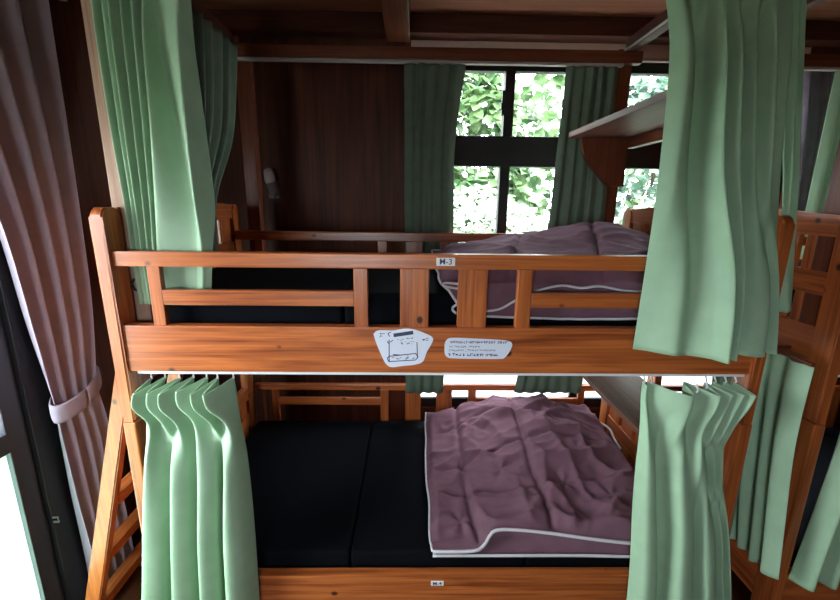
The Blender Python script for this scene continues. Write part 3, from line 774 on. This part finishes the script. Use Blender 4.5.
# upper bunk, left: drawn inside the guard rail, its free edge swung forward
def ul(z, xa, xb, n_, amp, yb, tail, seed):
    q = zig((xa, yb), (xb, yb), n_, amp, z, seed)
    return q+[(a, c, z) for a, c in tail]
lv = [ul(2.322, -0.985, -0.845, 5, 0.022, 0.072, [(-0.83, 0.075), (-0.80, 0.075), (-0.76, 0.070), (-0.725, 0.066), (-0.720, 0.072), (-0.718, 0.09)], 3),
      ul(2.15, -0.990, -0.860, 5, 0.026, 0.078, [(-0.850, 0.060), (-0.832, 0.112), (-0.775, 0.062), (-0.735, 0.018), (-0.727, 0.035), (-0.722, 0.080)], 3),
      ul(1.90, -0.990, -0.875, 5, 0.024, 0.082, [(-0.855, 0.050), (-0.812, 0.110), (-0.775, 0.070), (-0.743, 0.020), (-0.733, 0.040), (-0.720, 0.095)], 3),
      ul(1.68, -0.985, -0.890, 5, 0.018, 0.082, [(-0.870, 0.055), (-0.785, 0.096), (-0.768, 0.075), (-0.752, 0.045), (-0.742, 0.062), (-0.722, 0.11)], 3),
      ul(1.53, -0.980, -0.898, 5, 0.008, 0.070, [(-0.885, 0.062), (-0.790, 0.076), (-0.770, 0.068), (-0.754, 0.058), (-0.744, 0.066), (-0.730, 0.078)], 3),
      ul(1.365, -0.975, -0.900, 5, 0.005, 0.068, [(-0.900, 0.064), (-0.800, 0.070), (-0.786, 0.066), (-0.772, 0.060), (-0.764, 0.066), (-0.750, 0.076)], 3)]
t = curtain('bed_curtain', 'green curtain of the upper bunk on the left, tucked inside the guard rail', lv, green, 150, seed=3, wob=0.002)
hooks(t, lv[0][0:11:2], 2.332)
# upper bunk, right: hangs outside the guard rail
def pl(z, q): return [(a, c, z) for a, c in q]
lv = [zig((0.575, 0.060), (0.940, 0.060), 6, 0.020, 2.322, 4),
      pl(2.10, [(0.586, -0.010), (0.62, -0.040), (0.655, -0.010), (0.672, 0.038), (0.700, 0.020), (0.722, -0.040), (0.740, 0.013), (0.765, -0.037), (0.785, 0.020), (0.810, -0.028), (0.835, 0.023), (0.870, -0.022), (0.895, 0.028), (0.945, 0.020)]),
      pl(1.80, [(0.586, -0.040), (0.62, -0.067), (0.665, -0.040), (0.682, 0.005), (0.710, -0.025), (0.735, -0.082), (0.755, -0.025), (0.785, -0.073), (0.810, -0.010), (0.838, -0.058), (0.862, -0.007), (0.895, -0.046), (0.925, -0.001), (0.965, 0.005)]),
      pl(1.50, [(0.586, -0.031), (0.62, -0.054), (0.675, -0.081), (0.715, -0.057), (0.760, -0.083), (0.795, -0.124), (0.815, -0.049), (0.835, -0.105), (0.858, -0.028), (0.890, -0.079), (0.930, -0.073), (0.948, -0.025), (0.970, -0.057), (0.990, -0.019)]),
      pl(1.255, [(0.588, -0.022), (0.62, -0.035), (0.680, -0.076), (0.725, -0.073), (0.775, -0.099), (0.805, -0.140), (0.826, -0.057), (0.842, -0.118), (0.866, -0.031), (0.905, -0.079), (0.955, -0.083), (0.978, -0.028), (1.005, -0.067), (1.028, -0.015)])]
t = curtain('bed_curtain', 'long green curtain hanging outside the guard rail at the right of the upper bunk', lv, green, 160, seed=4, wob=0.004)
hooks(t, lv[0][0::2], 2.332)
# end curtains on the right end of the bed
lv = [pl(2.322, [(0.945, 0.068), (0.955, 0.080), (0.965, 0.066), (0.975, 0.080), (0.984, 0.068)]),
      pl(2.0, [(0.965, 0.045), (0.980, 0.065), (1.000, 0.045), (1.018, 0.068), (1.030, 0.055)]),
      pl(1.72, [(1.046, 0.070), (1.056, 0.082), (1.070, 0.070), (1.085, 0.090), (1.105, 0.085)]),
      pl(1.355, [(1.060, 0.066), (1.085, 0.055), (1.105, 0.075), (1.130, 0.06), (1.162, 0.085)])]
curtain('bed_curtain', 'green end curtain just behind the right post of the upper bunk', lv, green, 70, seed=5, wob=0.002)
lv = [zig((1.06, 0.06), (1.065, 0.26), 4, 0.010, 1.10, 6, axis='x'), zig((1.072, 0.04), (1.09, 0.25), 4, 0.014, 0.7, 6, axis='x'),
      [(1.065, 0.030, 0.285), (1.085, 0.02, 0.285), (1.115, 0.045, 0.285), (1.105, 0.09, 0.285), (1.115, 0.14, 0.285), (1.10, 0.19, 0.285), (1.11, 0.24, 0.285)]]
curtain('bed_curtain', 'narrow green end curtain just behind the right post of the lower bunk', lv, shaded_green, 70, seed=6, wob=0.002)
# left end of the upper bunk, run forward unseen to block the door light
lv = [zig((-0.925, 0.18), (-0.915, 0.90), 9, 0.018, 2.385, 7, axis='x'), zig((-0.925, 0.18), (-0.922, 0.80), 9, 0.022, 2.0, 7, axis='x'), zig((-0.930, 0.18), (-0.93, 0.58), 9, 0.02, 1.69, 7, axis='x'), zig((-0.93, 0.18), (-0.93, 0.54), 9, 0.018, 1.44, 7, axis='x')]
curtain('bed_curtain', 'green curtain at the left end of the upper bunk with the shade painted into its cloth', lv, shaded_green, 90, seed=7, wob=0.006)
# rear curtains before the window
lv = [zig((-0.150, 0.966), (0.148, 0.966), 5, 0.012, 2.336, 8), zig((-0.146, 0.964), (0.104, 0.964), 5, 0.014, 1.95, 8), zig((-0.144, 0.964), (0.108, 0.964), 5, 0.013, 1.50, 8), zig((-0.135, 0.962), (0.075, 0.962), 4, 0.012, 0.63, 9)]
curtain('bed_curtain', 'green curtain behind the bed at the left side of the window', lv, shaded_green, 90, seed=8, wob=0.004)
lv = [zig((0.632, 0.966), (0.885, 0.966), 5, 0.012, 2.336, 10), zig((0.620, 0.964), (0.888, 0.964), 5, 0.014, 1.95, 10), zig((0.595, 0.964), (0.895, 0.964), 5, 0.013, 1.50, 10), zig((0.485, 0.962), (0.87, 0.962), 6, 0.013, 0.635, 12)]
curtain('bed_curtain', 'green curtain behind the bed at the right side of the window', lv, shaded_green, 90, seed=9, wob=0.004)
# curtains of the neighbouring bed
lv = [zig((1.185, -0.01), (1.175, 0.34), 4, 0.020, 1.195, 13, axis='x'), zig((1.180, -0.015), (1.175, 0.28), 4, 0.024, 0.9, 13, axis='x'), zig((1.175, -0.075), (1.165, 0.15), 4, 0.026, 0.43, 14, axis='x')]
bm = bmesh.new(); box(bm, 1.170, 1.182, -0.02, 0.88, 1.197, 1.209, 0.002)
for yy in (0.15, 0.6): box(bm, 1.180, 1.256, yy, yy+0.015, 1.197, 1.209, 0.002)
obj('curtain_rail', bm, redwood[1], bed2)
curtain('bed_curtain', 'green curtain hanging in the gap between the two beds', lv, green, 80, seed=10, wob=0.004)
lv = [zig((1.400, 0.03), (1.66, 0.03), 5, 0.045, 1.13, 15), zig((1.36, 0.0), (1.66, 0.0), 5, 0.04, 0.85, 15), zig((1.275, -0.03), (1.70, -0.02), 5, 0.045, 0.375, 16)]
curtain('bed_curtain', 'green curtain of the second bed cut off by the right edge near the floor', lv, green, 90, seed=11, wob=0.004)
lv = [zig((1.95, 0.966), (2.22, 0.966), 4, 0.014, 2.336, 17), zig((1.95, 0.964), (2.22, 0.964), 4, 0.016, 1.5, 17), zig((1.93, 0.962), (2.24, 0.962), 4, 0.014, 0.66, 18)]
curtain('bed_curtain', 'green curtain behind the second bed at the upper right edge', lv, green, 70, seed=12, wob=0.004)
# window curtains
lv = [zig((2.02, 1.245), (2.24, 1.245), 4, 0.022, 2.44, 19), zig((2.10, 1.245), (2.30, 1.245), 4, 0.022, 1.7, 19), zig((2.10, 1.245), (2.32, 1.245), 4, 0.02, 0.05, 20)]
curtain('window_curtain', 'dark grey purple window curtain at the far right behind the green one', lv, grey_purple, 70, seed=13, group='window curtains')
struct(board('trim_6', 1.0, 2.6, 1.235, 1.255, 2.442, 2.46, dull_white))
struct(board('trim_7', -1.42, -1.395, -2.9, 0.55, 2.405, 2.43, dull_white))
lv = [zig((-1.405, -0.10), (-1.405, 0.455), 4, 0.042, 2.40, 21, axis='x'),
      zig((-1.400, 0.02), (-1.405, 0.445), 4, 0.044, 2.0, 21, axis='x'),
      zig((-1.398, 0.10), (-1.402, 0.430), 4, 0.044, 1.60, 21, axis='x'),
      zig((-1.395, 0.130), (-1.400, 0.405), 4, 0.036, 1.25, 21, axis='x'),
      zig((-1.395, 0.158), (-1.395, 0.368), 4, 0.018, 0.985, 21, axis='x'),
      zig((-1.395, 0.162), (-1.395, 0.366), 4, 0.018, 0.915, 21, axis='x'),
      zig((-1.395, 0.165), (-1.395, 0.385), 4, 0.030, 0.70, 21, axis='x'),
      zig((-1.395, 0.185), (-1.395, 0.395), 4, 0.042, 0.035, 23, axis='x')]
t = curtain('window_curtain', 'mauve window curtain tied back beside the glass door on the left', lv, mauve, 130, 60, 'window curtains', 0.004, 14)
ring = []
n_ = 40
for zz, g in ((0.925, 0.0), (0.935, 0.003), (0.96, 0.004), (0.985, 0.003), (0.995, 0.0)):
    ring.append([(-1.393+(0.036+g)*math.cos(a)*1.0, 0.264+(0.115+g)*math.sin(a), zz-0.028*math.cos(a)*0.5+0.03*math.sin(a)) for a in [2*PI*k/n_ for k in range(n_+1)]])
o = cloth_grid('tieback', ring, mauve, t, 0.003)

# ------------------------------------------------------------------ ladder
lad = thing('bed_ladder', 'pine ladder leaning on the left end of the bunk bed', 'ladder', (-1.22, 0.26, 0))
def rail_pts(off): return None
def ladder_rail(y0, y1):
    bm = bmesh.new()
    A = Vector((-1.362, 0, 0.0)); B = Vector((-1.0595, 0, 1.10)); d = (B-A).normalized(); n2 = Vector((d.z, 0, -d.x))
    h = 0.029
    top = B+d*0.14
    pts = [(A.x-0.030, 0.0), (A.x+0.030, 0.0), ((B+n2*h).x, (B+n2*h).z), ((top+n2*h).x, (top+n2*h).z), ((top-n2*h*0.4).x, (top-n2*h*0.4).z), ((top-n2*h-d*0.03).x, (top-n2*h-d*0.03).z)]
    # keep the rail clear of the bed post: cut its inner edge at the post face
    pts = [(min(x, -1.0415), z) for x, z in pts]
    prism(bm, pts, 1, y0, y1)
    bmesh.ops.bevel(bm, geom=[e for e in bm.edges if abs(e.verts[0].co.y-e.verts[1].co.y) < 1e-6], offset=0.004, segments=2, affect='EDGES')
    return obj('ladder_rail', bm, pine[2], lad)
ladder_rail(0.055, 0.092); ladder_rail(0.405, 0.442)
for zz in (0.135, 0.378, 0.620, 0.862, 1.08):
    xc = -1.362+0.3025*zz/1.10
    board('rung', xc-0.026, xc+0.026, 0.092, 0.405, zz-0.020, zz+0.018, pine[1], lad, 0.005)

# ------------------------------------------------------------------ small things on the walls
lamp = thing('wall_torch', 'pale grey torch hanging in a holder on the dark wooden back wall', 'torch', (-0.905, 1.265, 1.52))
bm = bmesh.new(); tube(bm, [(-0.918, 1.262, 1.785), (-0.921, 1.262, 1.80), (-0.925, 1.262, 1.845), (-0.929, 1.262, 1.862), (-0.930, 1.262, 1.868)], [0.026, 0.030, 0.030, 0.022, 0.006], 14)
obj('torch_head', bm, dull_white, lamp, True)
bm = bmesh.new(); tube(bm, [(-0.900, 1.262, 1.715), (-0.902, 1.262, 1.725), (-0.915, 1.262, 1.785)], [0.018, 0.026, 0.026], 14)
box(bm, -0.945, -0.88, 1.288, 1.30, 1.70, 1.80, 0.003); obj('holder', bm, plain('dark_grey_plastic', (0.12, 0.11, 0.11), 0.4), lamp)
bm = bmesh.new(); tube(bm, catmull([(-0.900, 1.265, 1.716), (-0.901, 1.275, 1.65), (-0.905, 1.285, 1.56), (-0.903, 1.288, 1.50)], 16), 0.004, 6)
obj('cord', bm, rubber, lamp, True)
# black knob on the tall post above the upper mattress
bm = bmesh.new(); tube(bm, [(-0.985+0.014*math.cos(a), 0.078+0.004*math.sin(a*0.5), 1.425+0.018*math.sin(a)) for a in [k/14*1.6*PI for k in range(15)]], 0.004, 6)
o = obj('coat_hook', bm, rubber, bed, True); o['label'] = 'black hook on the tall pale post'
